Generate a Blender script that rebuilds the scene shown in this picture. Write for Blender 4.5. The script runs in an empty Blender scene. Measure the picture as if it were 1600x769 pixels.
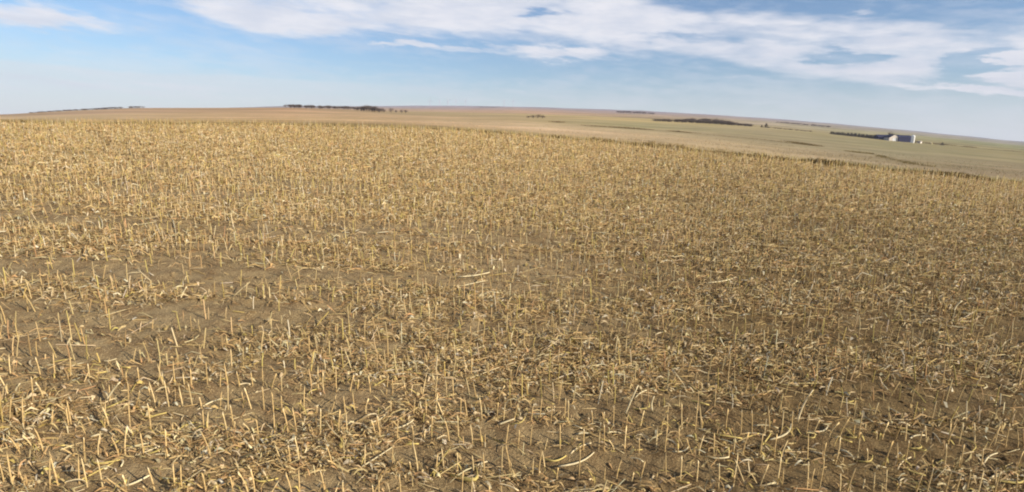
import bpy, bmesh, math, random
import numpy as np
from mathutils import Matrix, Vector

random.seed(7)
RNG = np.random.default_rng(11)
sc = bpy.context.scene
col = sc.collection
R = math.radians

# ------------------------------------------------------------------ camera
FPX, CX, CY = 850.0, 800.0, 384.5          # focal length and centre in pixels of the 1600 x 769 photograph
CAM_Z = 5.0
PITCH, ROLL = 12.18, 1.504
cam_d = bpy.data.cameras.new('camera')
cam = bpy.data.objects.new('camera', cam_d); col.objects.link(cam)
cam_d.sensor_width = 36; cam_d.lens = 36 * FPX / 1600
cam_d.clip_start = 0.1; cam_d.clip_end = 60000
RM = Matrix.Rotation(R(90 - PITCH), 4, 'X') @ Matrix.Rotation(R(ROLL), 4, 'Z')
cam.matrix_world = Matrix.Translation((0, 0, CAM_Z)) @ RM
sc.camera = cam
RMn = np.array(RM.to_3x3())

def ray(px, py):
    d = np.array([(px - CX) / FPX, -(py - CY) / FPX, -1.0])
    d = RMn @ d
    return d / np.linalg.norm(d)
def azel(px, py):
    d = ray(px, py)
    return math.degrees(math.atan2(d[0], d[1])), math.degrees(math.asin(d[2]))

# ------------------------------------------------------------------ sky, sun, exposure
SUN_EL, SUN_X, SUN_Y = 24.0, 0.87, -0.50
sun_rot = math.atan2(SUN_X, SUN_Y)
world = bpy.data.worlds.new('World'); sc.world = world; world.use_nodes = True
nt = world.node_tree; nt.nodes.clear()

class G:
    """tiny expression helper for math nodes"""
    def __init__(s, t): s.t = t
    def m(s, op, a, b=None, c=None, clamp=False):
        n = s.t.nodes.new('ShaderNodeMath'); n.operation = op; n.use_clamp = clamp
        for i, v in enumerate((a, b, c)):
            if v is None: continue
            if isinstance(v, (int, float)): n.inputs[i].default_value = v
            else: s.t.links.new(v, n.inputs[i])
        return n.outputs[0]
    def vec(s, x, y, z=0.0):
        n = s.t.nodes.new('ShaderNodeCombineXYZ')
        for i, v in enumerate((x, y, z)):
            if isinstance(v, (int, float)): n.inputs[i].default_value = v
            else: s.t.links.new(v, n.inputs[i])
        return n.outputs[0]
    def noise(s, v, scale, detail=6, rough=.55, dist=0.0):
        n = s.t.nodes.new('ShaderNodeTexNoise'); n.inputs['Scale'].default_value = scale
        n.inputs['Detail'].default_value = detail; n.inputs['Roughness'].default_value = rough
        n.inputs['Distortion'].default_value = dist
        if v is not None: s.t.links.new(v, n.inputs['Vector'])
        return n.outputs[0]
    def smooth(s, v, a, b):
        n = s.t.nodes.new('ShaderNodeMapRange'); n.interpolation_type = 'SMOOTHSTEP'
        n.inputs['From Min'].default_value = a; n.inputs['From Max'].default_value = b
        s.t.links.new(v, n.inputs['Value']); return n.outputs[0]
    def curve(s, v, pts):
        n = s.t.nodes.new('ShaderNodeFloatCurve'); c = n.mapping.curves[0]
        pts = sorted(pts)
        c.points[0].location = pts[0]; c.points[1].location = pts[-1]
        for p in pts[1:-1]: c.points.new(*p)
        for p in c.points: p.handle_type = 'AUTO'
        n.mapping.update(); s.t.links.new(v, n.inputs['Value']); return n.outputs[0]
    def mix(s, f, a, b, mode='MIX'):
        n = s.t.nodes.new('ShaderNodeMix'); n.data_type = 'RGBA'; n.blend_type = mode
        for i, v in ((0, f), (6, a), (7, b)):
            if isinstance(v, (int, float)): n.inputs[i].default_value = v
            elif isinstance(v, tuple): n.inputs[i].default_value = (*v, 1)
            else: s.t.links.new(v, n.inputs[i])
        return n.outputs[2]

g = G(nt)
sky = nt.nodes.new('ShaderNodeTexSky'); sky.sky_type = 'NISHITA'; sky.sun_disc = False
sky.sun_elevation = R(SUN_EL); sky.sun_rotation = sun_rot
sky.air_density = 1.0; sky.dust_density = 0.6; sky.ozone_density = 2.5; sky.altitude = 500
tc = nt.nodes.new('ShaderNodeTexCoord')
sx = nt.nodes.new('ShaderNodeSeparateXYZ'); nt.links.new(tc.outputs['Generated'], sx.inputs[0])
az = g.m('MULTIPLY', g.m('ARCTAN2', sx.outputs[0], sx.outputs[1]), 57.2958)
el = g.m('MULTIPLY', g.m('ARCSINE', sx.outputs[2]), 57.2958)
azn = g.m('MULTIPLY_ADD', az, 1 / 100, .5, clamp=True)     # -50..50 degrees -> 0..1
def cpts(rows):
    return [((azel(x, y)[0] + 50) / 100, max(0, min(1, azel(x, y)[1] / 30))) for x, y in rows]
low_p = [(-150, -30), (0, -40), (120, -60), (190, -60), (240, -16), (320, 28), (400, 56), (600, 54), (800, 62), (950, 78), (1040, 84),
         (1130, 100), (1220, 118), (1360, 132), (1450, 126), (1520, 128), (1600, 150), (1700, 165)]
up_p = [(-150, -60), (0, -60), (230, -160), (400, -320), (700, -300), (880, -120), (980, -25), (1060, 4), (1200, 14), (1300, 14), (1440, 26),
        (1500, 44), (1560, 46), (1600, 40), (1700, 40)]
lowc = g.m('MULTIPLY', g.curve(azn, cpts(low_p)), 30.0)
upc = g.m('MULTIPLY', g.curve(azn, cpts(up_p)), 30.0)
nv = g.vec(g.m('MULTIPLY', az, .09), g.m('MULTIPLY_ADD', az, .035, g.m('MULTIPLY', el, .42)), 3.7)
n1 = g.noise(nv, 1.0, 7, .52, .35)
n2 = g.noise(g.vec(g.m('MULTIPLY', az, .35), g.m('MULTIPLY_ADD', az, .09, g.m('MULTIPLY', el, 1.5)), 9.1), 1.0, 6, .55, .3)
nn = g.m('ADD', g.m('MULTIPLY', g.m('SUBTRACT', n1, .5), 3.4), g.m('MULTIPLY', g.m('SUBTRACT', n2, .5), 2.0))
edge = g.m('MINIMUM', g.m('DIVIDE', g.m('SUBTRACT', el, lowc), .75), g.m('DIVIDE', g.m('SUBTRACT', upc, el), .9))
edge = g.m('MAXIMUM', g.m('MINIMUM', edge, 1.35), -1.5)
dens = g.m('ADD', edge, nn)
azw = g.m('ADD', az, g.m('MULTIPLY', g.m('SUBTRACT', g.noise(nv, 2.1, 5, .6), .5), 9.0))
elw = g.m('ADD', el, g.m('MULTIPLY', g.m('SUBTRACT', g.noise(nv, 2.7, 5, .6), .5), 2.6))
def blob(px, py, wa, we, slope, amp):
    a0, e0 = azel(px, py)
    da = g.m('SUBTRACT', azw, a0)
    de = g.m('SUBTRACT', g.m('SUBTRACT', elw, e0), g.m('MULTIPLY', da, slope))
    q = g.m('ADD', g.m('POWER', g.m('ABSOLUTE', g.m('DIVIDE', da, wa)), 2.0), g.m('POWER', g.m('ABSOLUTE', g.m('DIVIDE', de, we)), 2.0))
    return g.m('MULTIPLY', g.m('EXPONENT', g.m('MULTIPLY', q, -1.0)), amp)
for b in [(1320, 92, 2.6, .6, -.14, -2.9), (1524, 100, 1.6, 1.0, .1, -3.2), (1500, 10, 5, .6, -.05, -1.5), (690, 74, 6.5, .7, -.02, 2.3), (880, 86, 7, .8, -.03, 2.5), (610, 72, 2.5, .3, 0, 1.0),
          (1130, 122, 3, .35, -.04, 1.6), (1530, 143, 4.5, .45, -.14, 3.4), (1590, 92, 2.2, .28, -.05, 2.4), (1560, 120, 2.4, .3, -.1, 2.0), (30, 16, 6.0, 1.2, 0, 2.5), (120, 40, 9, .9, .03, 1.5), (300, 20, 7, .6, -.05, 1.0), (60, 85, 8, .5, 0, .7),
          (850, 22, 2.4, .4, .0, -1.6), (640, 62, 8, .2, 0, -.9), (1060, 58, 4, .4, -.05, -1.0), (120, 138, 22, 1.35, -.03, 2.0), (480, 118, 14, .25, -.01, 1.2), (880, 104, 5, .3, -.03, 1.0), (1350, 15, 2.5, .3, 0, 1.2)]:
    dens = g.m('ADD', dens, blob(*b))
cov = g.smooth(dens, -.45, 1.6)
# open sky above the frame: scattered streets of the same cloud, fading in with height
gen = g.smooth(g.m('ADD', n1, g.m('MULTIPLY', g.m('SUBTRACT', n2, .5), .4)), .5, .72)
gen = g.m('MULTIPLY', gen, g.m('MULTIPLY', g.smooth(el, 14, 20), .6))
cov = g.m('MAXIMUM', cov, gen)
veil = g.m('MULTIPLY', g.smooth(g.m('ADD', n1, g.m('MULTIPLY', g.m('SUBTRACT', n2, .5), .9)), .34, .72), .30)
cov = g.m('MULTIPLY', g.m('MAXIMUM', cov, veil), .92, clamp=True)
skyc = g.mix(1.0, sky.outputs[0], (.88, 1.03, 1.19), 'MULTIPLY')
shade = g.smooth(g.noise(g.vec(g.m('MULTIPLY', az, .2), g.m('MULTIPLY', el, .9), 1.3), 1.0, 6, .6), .3, .7)
cloudc = g.mix(shade, (6.8, 7.1, 8.0), (8.6, 8.5, 8.9))
horiz = g.m('MULTIPLY', g.m('SUBTRACT', 1.0, g.smooth(el, -.5, 6.0)), .72)
thin = g.m('MULTIPLY', g.m('SUBTRACT', 1.0, g.smooth(g.m('ADD', el, g.m('MULTIPLY', n1, 1.2)), 4.3, 4.95)), g.m('SUBTRACT', .55, g.m('MULTIPLY', g.smooth(az, -26, 8), .5)))
horiz = g.m('MAXIMUM', horiz, thin)
skyc = g.mix(horiz, skyc, (7.6, 8.0, 8.4))
final = g.mix(cov, skyc, cloudc)
bg = nt.nodes.new('ShaderNodeBackground'); bg.inputs['Strength'].default_value = 0.080
nt.links.new(final, bg.inputs['Color'])
wo = nt.nodes.new('ShaderNodeOutputWorld'); nt.links.new(bg.outputs[0], wo.inputs['Surface'])

sd = bpy.data.lights.new('sun', 'SUN'); sd.energy = 5.0; sd.angle = R(.55); sd.color = (1.0, .91, .76)
sun = bpy.data.objects.new('sun', sd); col.objects.link(sun)
hv = Vector((SUN_X, SUN_Y, 0)).normalized() * math.cos(R(SUN_EL)); hv.z = math.sin(R(SUN_EL))
sun.rotation_euler = hv.to_track_quat('Z', 'Y').to_euler()
sun.location = (0, 0, 60)
sc.view_settings.view_transform = 'Standard'; sc.view_settings.look = 'None'
sc.view_settings.exposure = 0.44; sc.view_settings.gamma = 1.0
sc.cycles.filter_width = 2.0
sc.cycles.max_bounces = 6; sc.cycles.volume_bounces = 0

# ------------------------------------------------------------------ helpers
def tag(o, label=None, cat=None, group=None, kind=None):
    if label: o['label'] = label
    if cat: o['category'] = cat
    if group: o['group'] = group
    if kind: o['kind'] = kind
    return o
def link(name, data, parent=None, loc=None, rot=None, scale=None):
    o = bpy.data.objects.new(name, data); col.objects.link(o)
    if parent: o.parent = parent
    if loc is not None: o.location = loc
    if rot is not None: o.rotation_euler = rot
    if scale is not None: o.scale = scale
    return o
def empty(name, loc, rz=0):
    o = link(name, None, None, loc, (0, 0, rz)); o.empty_display_size = .2; return o
def srgb(*c):
    return tuple(((v / 255) / 12.92 if v / 255 <= .04045 else ((v / 255 + .055) / 1.055) ** 2.4) for v in c)
def lattice(seed): return np.random.default_rng(seed).random((256, 256))
_L = {}
def vnoise(x, y, seed=0):
    """value noise 0..1, one unit per cell"""
    if seed not in _L: _L[seed] = lattice(seed)
    T = _L[seed]; x = np.asarray(x, float); y = np.asarray(y, float)
    xi = np.floor(x).astype(int); yi = np.floor(y).astype(int)
    fx = x - xi; fy = y - yi; fx = fx * fx * (3 - 2 * fx); fy = fy * fy * (3 - 2 * fy)
    a = T[xi & 255, yi & 255]; b = T[(xi + 1) & 255, yi & 255]; c = T[xi & 255, (yi + 1) & 255]; d = T[(xi + 1) & 255, (yi + 1) & 255]
    return (a * (1 - fx) + b * fx) * (1 - fy) + (c * (1 - fx) + d * fx) * fy
def np_mesh(name, V, F, mat=None, colors=None, smooth=False):
    """F is an (n,3) or (n,4) int array, or a list of such arrays"""
    me = bpy.data.meshes.new(name)
    Fs = F if isinstance(F, list) else [F]
    Fs = [f for f in Fs if len(f)]
    nl = sum(f.size for f in Fs); npoly = sum(len(f) for f in Fs)
    me.vertices.add(len(V)); me.vertices.foreach_set('co', np.ascontiguousarray(V, np.float32).ravel())
    me.loops.add(nl); me.loops.foreach_set('vertex_index', np.concatenate([f.ravel() for f in Fs]).astype(np.int32))
    me.polygons.add(npoly)
    tot = np.concatenate([np.full(len(f), f.shape[1], np.int32) for f in Fs])
    me.polygons.foreach_set('loop_start', np.concatenate([[0], np.cumsum(tot)[:-1]]).astype(np.int32))
    if smooth: me.polygons.foreach_set('use_smooth', np.ones(npoly, bool))
    if colors is not None:
        at = me.attributes.new('tone', 'FLOAT_COLOR', 'POINT')
        c4 = np.ones((len(V), 4), np.float32); c4[:, :3] = colors; at.data.foreach_set('color', c4.ravel())
    me.update(calc_edges=True)
    if mat: me.materials.append(mat)
    return me

# ------------------------------------------------------------------ materials
def mat(name, rough=.8, spec=.2):
    m = bpy.data.materials.new(name); m.use_nodes = True
    b = m.node_tree.nodes['Principled BSDF']; b.inputs['Roughness'].default_value = rough
    b.inputs['Specular IOR Level'].default_value = spec
    return m, G(m.node_tree), b
def simple(name, c, rough=.8, spec=.2, var=.25, scale=3.0, bump=0.0):
    m, q, b = mat(name, rough, spec)
    t = m.node_tree.nodes.new('ShaderNodeTexCoord').outputs['Object']
    n = q.noise(t, scale, 5)
    f = q.m('MULTIPLY_ADD', n, var * 2, 1 - var)
    c2 = q.mix(1.0, tuple(c), q.vec(f, f, f), 'MULTIPLY')
    m.node_tree.links.new(c2, b.inputs['Base Color'])
    if bump:
        bn = m.node_tree.nodes.new('ShaderNodeBump'); bn.inputs['Strength'].default_value = .6; bn.inputs['Distance'].default_value = bump
        m.node_tree.links.new(n, bn.inputs['Height']); m.node_tree.links.new(bn.outputs[0], b.inputs['Normal'])
    return m
def tone_mat(name, rough=.6, spec=.3, transl=0.0, rnd=0.0):
    """colour comes from the per-piece 'tone' attribute, grained by noise"""
    m, q, b = mat(name, rough, spec); L = m.node_tree.links
    a = m.node_tree.nodes.new('ShaderNodeAttribute'); a.attribute_name = 'tone'
    t = m.node_tree.nodes.new('ShaderNodeTexCoord').outputs['Object']
    n = q.noise(t, 45.0, 3)
    f = q.m('MULTIPLY_ADD', n, .7, .60)
    if rnd:
        oi = m.node_tree.nodes.new('ShaderNodeObjectInfo')
        f = q.m('MULTIPLY', f, q.m('MULTIPLY_ADD', oi.outputs['Random'], rnd, 1 - rnd / 2))
    c2 = q.mix(1.0, a.outputs['Color'], q.vec(f, f, f), 'MULTIPLY')
    L.new(c2, b.inputs['Base Color'])
    if transl:
        tr = m.node_tree.nodes.new('ShaderNodeBsdfTranslucent'); L.new(c2, tr.inputs[0])
        mx = m.node_tree.nodes.new('ShaderNodeMixShader'); mx.inputs[0].default_value = transl
        L.new(b.outputs[0], mx.inputs[1]); L.new(tr.outputs[0], mx.inputs[2])
        L.new(mx.outputs[0], m.node_tree.nodes['Material Output'].inputs['Surface'])
    return m

M_STRAW = tone_mat('dry_straw', .7, .12, .15)
M_STALK = tone_mat('cut_stalk', .6, .2, 0, .30)
M_LEAF = tone_mat('dry_leaf', .65, .15, .2, .4)
M_WEED = tone_mat('dry_weeds', .8, .1, .2)

# soil of the stubble field
M_SOIL, q, b = mat('dry_soil', .95, .1); L = M_SOIL.node_tree.links
t = M_SOIL.node_tree.nodes.new('ShaderNodeTexCoord').outputs['Object']
big = q.noise(t, .28, 5); mid = q.noise(t, 3.0, 6, .6); fine = q.noise(t, 26.0, 5, .65)
c = q.mix(q.smooth(big, .35, .65), srgb(166, 143, 105), srgb(154, 131, 93))
c = q.mix(q.smooth(mid, .35, .7), c, srgb(134, 110, 78))
# chaff too small to be geometry
vo = M_SOIL.node_tree.nodes.new('ShaderNodeTexVoronoi'); vo.inputs['Scale'].default_value = 42; L.new(t, vo.inputs['Vector'])
sep = M_SOIL.node_tree.nodes.new('ShaderNodeSeparateColor'); L.new(vo.outputs['Color'], sep.inputs[0])
ch = q.m('MULTIPLY', q.m('GREATER_THAN', sep.outputs[0], .80), q.m('LESS_THAN', vo.outputs['Distance'], .42))
c = q.mix(q.m('MULTIPLY', ch, .75), c, srgb(212, 184, 134))
f = q.m('MULTIPLY_ADD', fine, .7, .65)
c = q.mix(1.0, c, q.vec(f, f, f), 'MULTIPLY')
sxyz = M_SOIL.node_tree.nodes.new('ShaderNodeSeparateXYZ'); L.new(t, sxyz.inputs[0])
painted_dim = q.smooth(q.m('ADD', q.m('MULTIPLY_ADD', sxyz.outputs[1], -.28, sxyz.outputs[0]), q.m('MULTIPLY', big, 4.0)), -4.0, 6.0)  # dimmer side of the sun angle painted into the soil, low on the right
c = q.mix(painted_dim, c, q.mix(1.0, c, (.57, .54, .48), 'MULTIPLY'))
L.new(c, b.inputs['Base Color'])
bn = M_SOIL.node_tree.nodes.new('ShaderNodeBump'); bn.inputs['Strength'].default_value = 1.0; bn.inputs['Distance'].default_value = .05
L.new(q.m('ADD', fine, mid), bn.inputs['Height']); L.new(bn.outputs[0], b.inputs['Normal'])

# grassland beyond: albedo from the field pattern attribute, mottled
def land_mat(name, scale, amp):
    m, q, b = mat(name, .95, .05); L = m.node_tree.links
    a = m.node_tree.nodes.new('ShaderNodeAttribute'); a.attribute_name = 'tone'
    t = m.node_tree.nodes.new('ShaderNodeTexCoord').outputs['Object']
    n = q.m('ADD', q.m('MULTIPLY', q.noise(t, scale, 6, .6), .6), q.m('MULTIPLY', q.noise(t, scale * .12, 5, .6), .4))
    f = q.m('MULTIPLY_ADD', n, amp * 2, 1 - amp)
    c2 = q.mix(1.0, a.outputs['Color'], q.vec(f, f, q.m('MULTIPLY_ADD', n, amp * 2.2, 1 - amp * 1.1)), 'MULTIPLY')
    L.new(c2, b.inputs['Base Color']); return m
M_PAST = land_mat('pasture_grass', .9, .45)
M_HILL = land_mat('far_fields', .02, .28)

# ------------------------------------------------------------------ terrain
H, SA, SB = 5.0, .098, -.03
def field_z(x, y):
    x = np.asarray(x, float); y = np.asarray(y, float)
    return CAM_Z - H + SA * y + SB * x - .0006 * np.maximum(x, 0) ** 2
def clods(x, y):
    rw = np.cos(2 * np.pi * row_coord(x, y) / ROW)
    return (vnoise(x * 7, y * 7, 1) - .5) * .05 + (vnoise(x * 2.1, y * 2.1, 2) - .5) * .06 + (vnoise(x * 18, y * 18, 3) - .5) * .022 + rw * .012
ROW, ROWANG = .56, R(.6)
def row_coord(x, y): return -np.asarray(x) * math.sin(ROWANG) + np.asarray(y) * math.cos(ROWANG)
EDGE_PX = [(0, 195), (200, 195), (400, 196), (600, 201), (700, 205), (800, 211), (900, 220), (1000, 229), (1100, 239), (1200, 249), (1300, 259), (1400, 269), (1500, 279), (1600, 289)]
RINGS = [100, 220, 450, 800, 1500, 3000, 5500]
TAB = [  # column px, image row at each ring
    (0,    [190, 188, 185.5, 180, 183, 184, 184]),
    (100,  [190, 188, 184, 173.5, 178, 179, 179]),
    (200,  [190, 188, 183, 168.5, 173, 174, 174]),
    (320,  [190.5, 188, 182, 168.5, 171, 170, 170]),
    (450,  [191, 187, 181, 167.5, 169, 167.5, 166]),
    (560,  [193, 188, 181, 171.5, 170.5, 168.5, 166]),
    (650,  [195, 190, 183, 177, 173, 170, 165.5]),
    (720,  [197, 192, 185, 179, 173.5, 170, 165.5]),
    (800,  [201, 194, 186, 180, 174, 170, 166.5]),
    (900,  [207, 199, 190, 183, 177, 173, 169.5]),
    (1000, [213, 205, 196, 188, 181, 176.5, 173]),
    (1100, [222, 212, 201, 193, 186, 181.5, 178.5]),
    (1200, [232, 222, 209, 200, 193, 188, 185]),
    (1300, [242, 232, 219, 210, 202, 196, 193]),
    (1400, [252, 242, 229, 221, 211, 205, 202]),
    (1500, [262, 252, 239, 229.5, 220, 215, 212]),
    (1600, [272, 262, 250, 239, 230, 225, 222])]
AZG = np.arange(-180, 180.01, .25)
def smooth_az(v, k=9):
    w = np.hanning(k + 2)[1:-1]; w /= w.sum(); p = k // 2
    return np.convolve(np.pad(v, p, mode='edge'), w, 'valid')
ea = [azel(*p) for p in EDGE_PX]
edge_tan = smooth_az(np.interp(AZG, [a for a, e in ea], [math.tan(R(e)) for a, e in ea]))
# distance of the field edge along each bearing, where the field surface reaches that elevation
rs = np.linspace(15, 70, 1200)
edge_r = np.zeros(len(AZG))
for i, a in enumerate(AZG):
    aa = R(max(-58, min(58, a)))
    z = field_z(rs * math.sin(aa), rs * math.cos(aa)) - CAM_Z
    k = np.argmax(z / rs >= edge_tan[i]); edge_r[i] = rs[k] if k else 60
edge_r = smooth_az(edge_r, 25)
ring_tan = []
for j in range(len(RINGS)):
    A = [azel(c0, t0[j]) for c0, t0 in TAB]
    ring_tan.append(smooth_az(np.interp(AZG, [a for a, e in A], [math.tan(R(e)) for a, e in A]), 11))
ring_tan = np.array(ring_tan).T                       # [az, ring]
NU = 160; RMAX = 5500.0
U = np.linspace(0, 1, NU)
ZT = np.zeros((len(AZG), NU))
for i, a in enumerate(AZG):
    er = edge_r[i]; ez = float(field_z(er * math.sin(R(a)), er * math.cos(R(a)))) - CAM_Z
    lr = np.log([er] + RINGS); tt = [ez / er] + list(ring_tan[i])
    rr = np.exp(np.log(er) + U * (math.log(RMAX) - math.log(er)))
    tv = np.interp(np.log(rr), lr, tt)
    w = np.hanning(11)[1:-1]; w /= w.sum()
    tsm = np.convolve(np.pad(tv, 4, mode='edge'), w, 'valid'); k = np.clip(np.arange(NU) / 8, 0, 1) * np.clip((NU - 1 - np.arange(NU)) / 8, 0, 1)
    ZT[i] = (tv * (1 - k) + tsm * k) * rr
def edge_at(azd): return np.interp(azd, AZG, edge_r)
def far_z(x, y):
    x = np.asarray(x, float); y = np.asarray(y, float)
    r = np.hypot(x, y); a = np.degrees(np.arctan2(x, y)); er = edge_at(a)
    u = np.clip(np.log(np.maximum(r, er) / er) / (math.log(RMAX) - np.log(er)), 0, 1) * (NU - 1)
    ai = (a + 180) / .25
    i0 = np.clip(np.floor(ai).astype(int), 0, len(AZG) - 2); j0 = np.clip(np.floor(u).astype(int), 0, NU - 2)
    fi = np.clip(ai - i0, 0, 1); fj = u - j0
    z = (ZT[i0, j0] * (1 - fi) + ZT[i0 + 1, j0] * fi) * (1 - fj) + (ZT[i0, j0 + 1] * (1 - fi) + ZT[i0 + 1, j0 + 1] * fi) * fj
    return z + CAM_Z
def gz(x, y):
    x = np.asarray(x, float); y = np.asarray(y, float)
    r = np.hypot(x, y); er = edge_at(np.degrees(np.arctan2(x, y)))
    return np.where(r <= er, field_z(x, y), far_z(x, y))
def hit(px, py, rmax=5400):
    d = ray(px, py); h = math.hypot(d[0], d[1])
    r = np.exp(np.linspace(math.log(2), math.log(rmax), 3000))
    X = d[0] / h * r; Y = d[1] / h * r; Z = CAM_Z + d[2] / h * r
    k = int(np.argmax(Z <= gz(X, Y)))
    if k == 0: k = len(r) - 1
    return float(X[k]), float(Y[k]), float(gz(X[k], Y[k]))
def at_r(px, r):
    """point of the ground on the bearing of a photograph column, r metres away"""
    a = R(azel(px, 200)[0]); x, y = r * math.sin(a), r * math.cos(a)
    return x, y, float(gz(x, y))

def polar_sheet(name, azs, radii_fn, nr, zfn, mat, closed=False, tone=None, smooth=True):
    A = np.radians(azs)[:, None]; T = np.linspace(0, 1, nr)[None, :]
    Rr = radii_fn(azs[:, None], T)
    X = Rr * np.sin(A); Y = Rr * np.cos(A); Z = zfn(X, Y)
    V = np.stack([X, Y, Z], -1).reshape(-1, 3)
    n = len(azs)
    i = np.arange(n - 1)[:, None]; j = np.arange(nr - 1)[None, :]
    F = np.stack([i * nr + j, i * nr + j + 1, (i + 1) * nr + j + 1, (i + 1) * nr + j], -1).reshape(-1, 4)
    cols_ = tone(X.ravel(), Y.ravel()) if tone else None
    me = np_mesh(name, V, F, mat, cols_, smooth)
    return link(name, me)

az_dense = np.concatenate([np.arange(-180, -58, 4), np.arange(-56, 56.01, .36), np.arange(60, 181, 4)])
def rad_field(a, T):
    er = edge_at(a); r0 = .4
    # three quarters of the rings inside 26 m
    t1 = np.clip(T / .12, 0, 1); t2 = np.clip((T - .12) / .58, 0, 1); t3 = np.clip((T - .7) / .3, 0, 1)
    return r0 + (4.6 - r0) * t1 + (24 - 4.6) * t2 ** 1.25 + (er - 24) * t3
def z_soil(X, Y):
    r = np.hypot(X, Y); er = edge_at(np.degrees(np.arctan2(X, Y)))
    k = np.clip((er - r) / 2.0, 0, 1)
    return field_z(X, Y) + clods(X, Y) * k
o = polar_sheet('ground', az_dense, rad_field, 330, z_soil, M_SOIL)
tag(o, 'brown soil of the cut corn field', kind='structure')

def P(*rows):
    return rows
# albedo of the land by column and ring (purple haze tint painted into the far rings), rings: edge, 100, 220, 450, 800, 1500, 3000, 5500
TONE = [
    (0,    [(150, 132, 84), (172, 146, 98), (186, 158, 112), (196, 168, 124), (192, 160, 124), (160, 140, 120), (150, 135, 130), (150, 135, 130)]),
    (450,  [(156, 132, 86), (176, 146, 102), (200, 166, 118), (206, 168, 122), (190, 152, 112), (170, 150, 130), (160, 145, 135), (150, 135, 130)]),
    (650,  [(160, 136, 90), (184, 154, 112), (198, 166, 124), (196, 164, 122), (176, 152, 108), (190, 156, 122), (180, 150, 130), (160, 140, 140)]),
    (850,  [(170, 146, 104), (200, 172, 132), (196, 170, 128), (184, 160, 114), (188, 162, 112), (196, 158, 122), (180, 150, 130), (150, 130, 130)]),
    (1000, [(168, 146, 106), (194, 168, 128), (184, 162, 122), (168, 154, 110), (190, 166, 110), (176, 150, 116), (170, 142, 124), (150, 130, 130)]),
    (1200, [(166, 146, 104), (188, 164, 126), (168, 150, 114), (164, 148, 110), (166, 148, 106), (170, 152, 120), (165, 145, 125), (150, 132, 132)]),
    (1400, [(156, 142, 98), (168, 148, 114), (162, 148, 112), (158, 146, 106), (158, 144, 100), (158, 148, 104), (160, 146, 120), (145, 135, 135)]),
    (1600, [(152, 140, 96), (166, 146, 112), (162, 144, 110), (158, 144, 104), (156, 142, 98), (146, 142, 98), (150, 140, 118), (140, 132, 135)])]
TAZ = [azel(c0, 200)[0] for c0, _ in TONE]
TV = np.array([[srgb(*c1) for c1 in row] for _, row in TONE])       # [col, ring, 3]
def land_tone(x, y):
    r = np.hypot(x, y); a = np.degrees(np.arctan2(x, y)); er = edge_at(a)
    wob = (vnoise(x / 140, y / 90, 21) - .5) * .25
    lr = np.log(np.maximum(r, 1)) + wob
    out = np.zeros((len(x), 3))
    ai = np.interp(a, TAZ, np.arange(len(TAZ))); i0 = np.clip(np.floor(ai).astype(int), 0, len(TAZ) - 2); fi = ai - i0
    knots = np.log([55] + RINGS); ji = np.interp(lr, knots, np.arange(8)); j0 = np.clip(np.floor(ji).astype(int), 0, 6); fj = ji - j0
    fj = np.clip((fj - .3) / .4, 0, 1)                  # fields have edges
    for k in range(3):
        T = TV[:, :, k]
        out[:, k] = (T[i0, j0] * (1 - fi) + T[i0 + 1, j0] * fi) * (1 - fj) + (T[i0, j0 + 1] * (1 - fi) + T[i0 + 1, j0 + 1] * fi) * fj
    # strip fields and section lines on the far land
    s = vnoise(x / 260, y / 45, 31); f2 = np.where(r > 400, np.clip((r - 400) / 400, 0, 1), 0)
    out *= (1 + f2 * (s - .5) * .45)[:, None]
    ln = np.abs(((y + .08 * x) / 210) % 1 - .5); dark = (ln > .485) & (r > 900)
    out[dark] *= .62
    m1 = (vnoise(x / 9 + .3 * y / 9, y / 5, 33) - .5) * np.clip(1 - (r - 60) / 700, 0, 1)
    m2 = vnoise(x / 60, y / 22, 34) * .6 + vnoise(x / 24, y / 10, 35) * .4 - .5
    out *= (1 + .30 * m1)[:, None]
    out *= 1 + .55 * m2[:, None] * np.array([1.0, .86, 1.15])
    return out * (.93 - .10 * np.clip((a - 8) / 30, 0, 1) * np.clip((1500 - r) / 1000, 0, 1))[:, None]
az_far = np.concatenate([np.arange(-180, -58, 4), np.arange(-56, 56.01, .2), np.arange(60, 181, 4)])
def rad_past(a, T):
    er = edge_at(a); return np.exp(np.log(er) + T * (math.log(520) - np.log(er)))
def rad_hill(a, T): return np.exp(math.log(520) + T * (math.log(RMAX) - math.log(520))) + a * 0
def z_past(X, Y):
    r = np.hypot(X, Y); er = edge_at(np.degrees(np.arctan2(X, Y)))
    k = np.clip((r - er) / 15, 0, 1) * np.clip((520 - r) / 60, 0, 1)
    return far_z(X, Y) + k * ((vnoise(X / 5, Y / 5, 41) - .5) * .25 + (vnoise(X / 26, Y / 26, 42) - .5) * .7)
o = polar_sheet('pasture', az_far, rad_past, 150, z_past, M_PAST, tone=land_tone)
tag(o, 'pale dry grassland falling away beyond the corn field', kind='structure')
def z_hill(X, Y):
    r = np.hypot(X, Y); k = np.clip((r - 520) / 200, 0, 1)
    return far_z(X, Y) + k * (vnoise(X / 170, Y / 170, 43) - .5) * np.minimum(r * .0022, 6)
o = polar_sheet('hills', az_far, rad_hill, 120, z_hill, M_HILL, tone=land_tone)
tag(o, 'low rolling farmland fading into haze', kind='structure')

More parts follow.
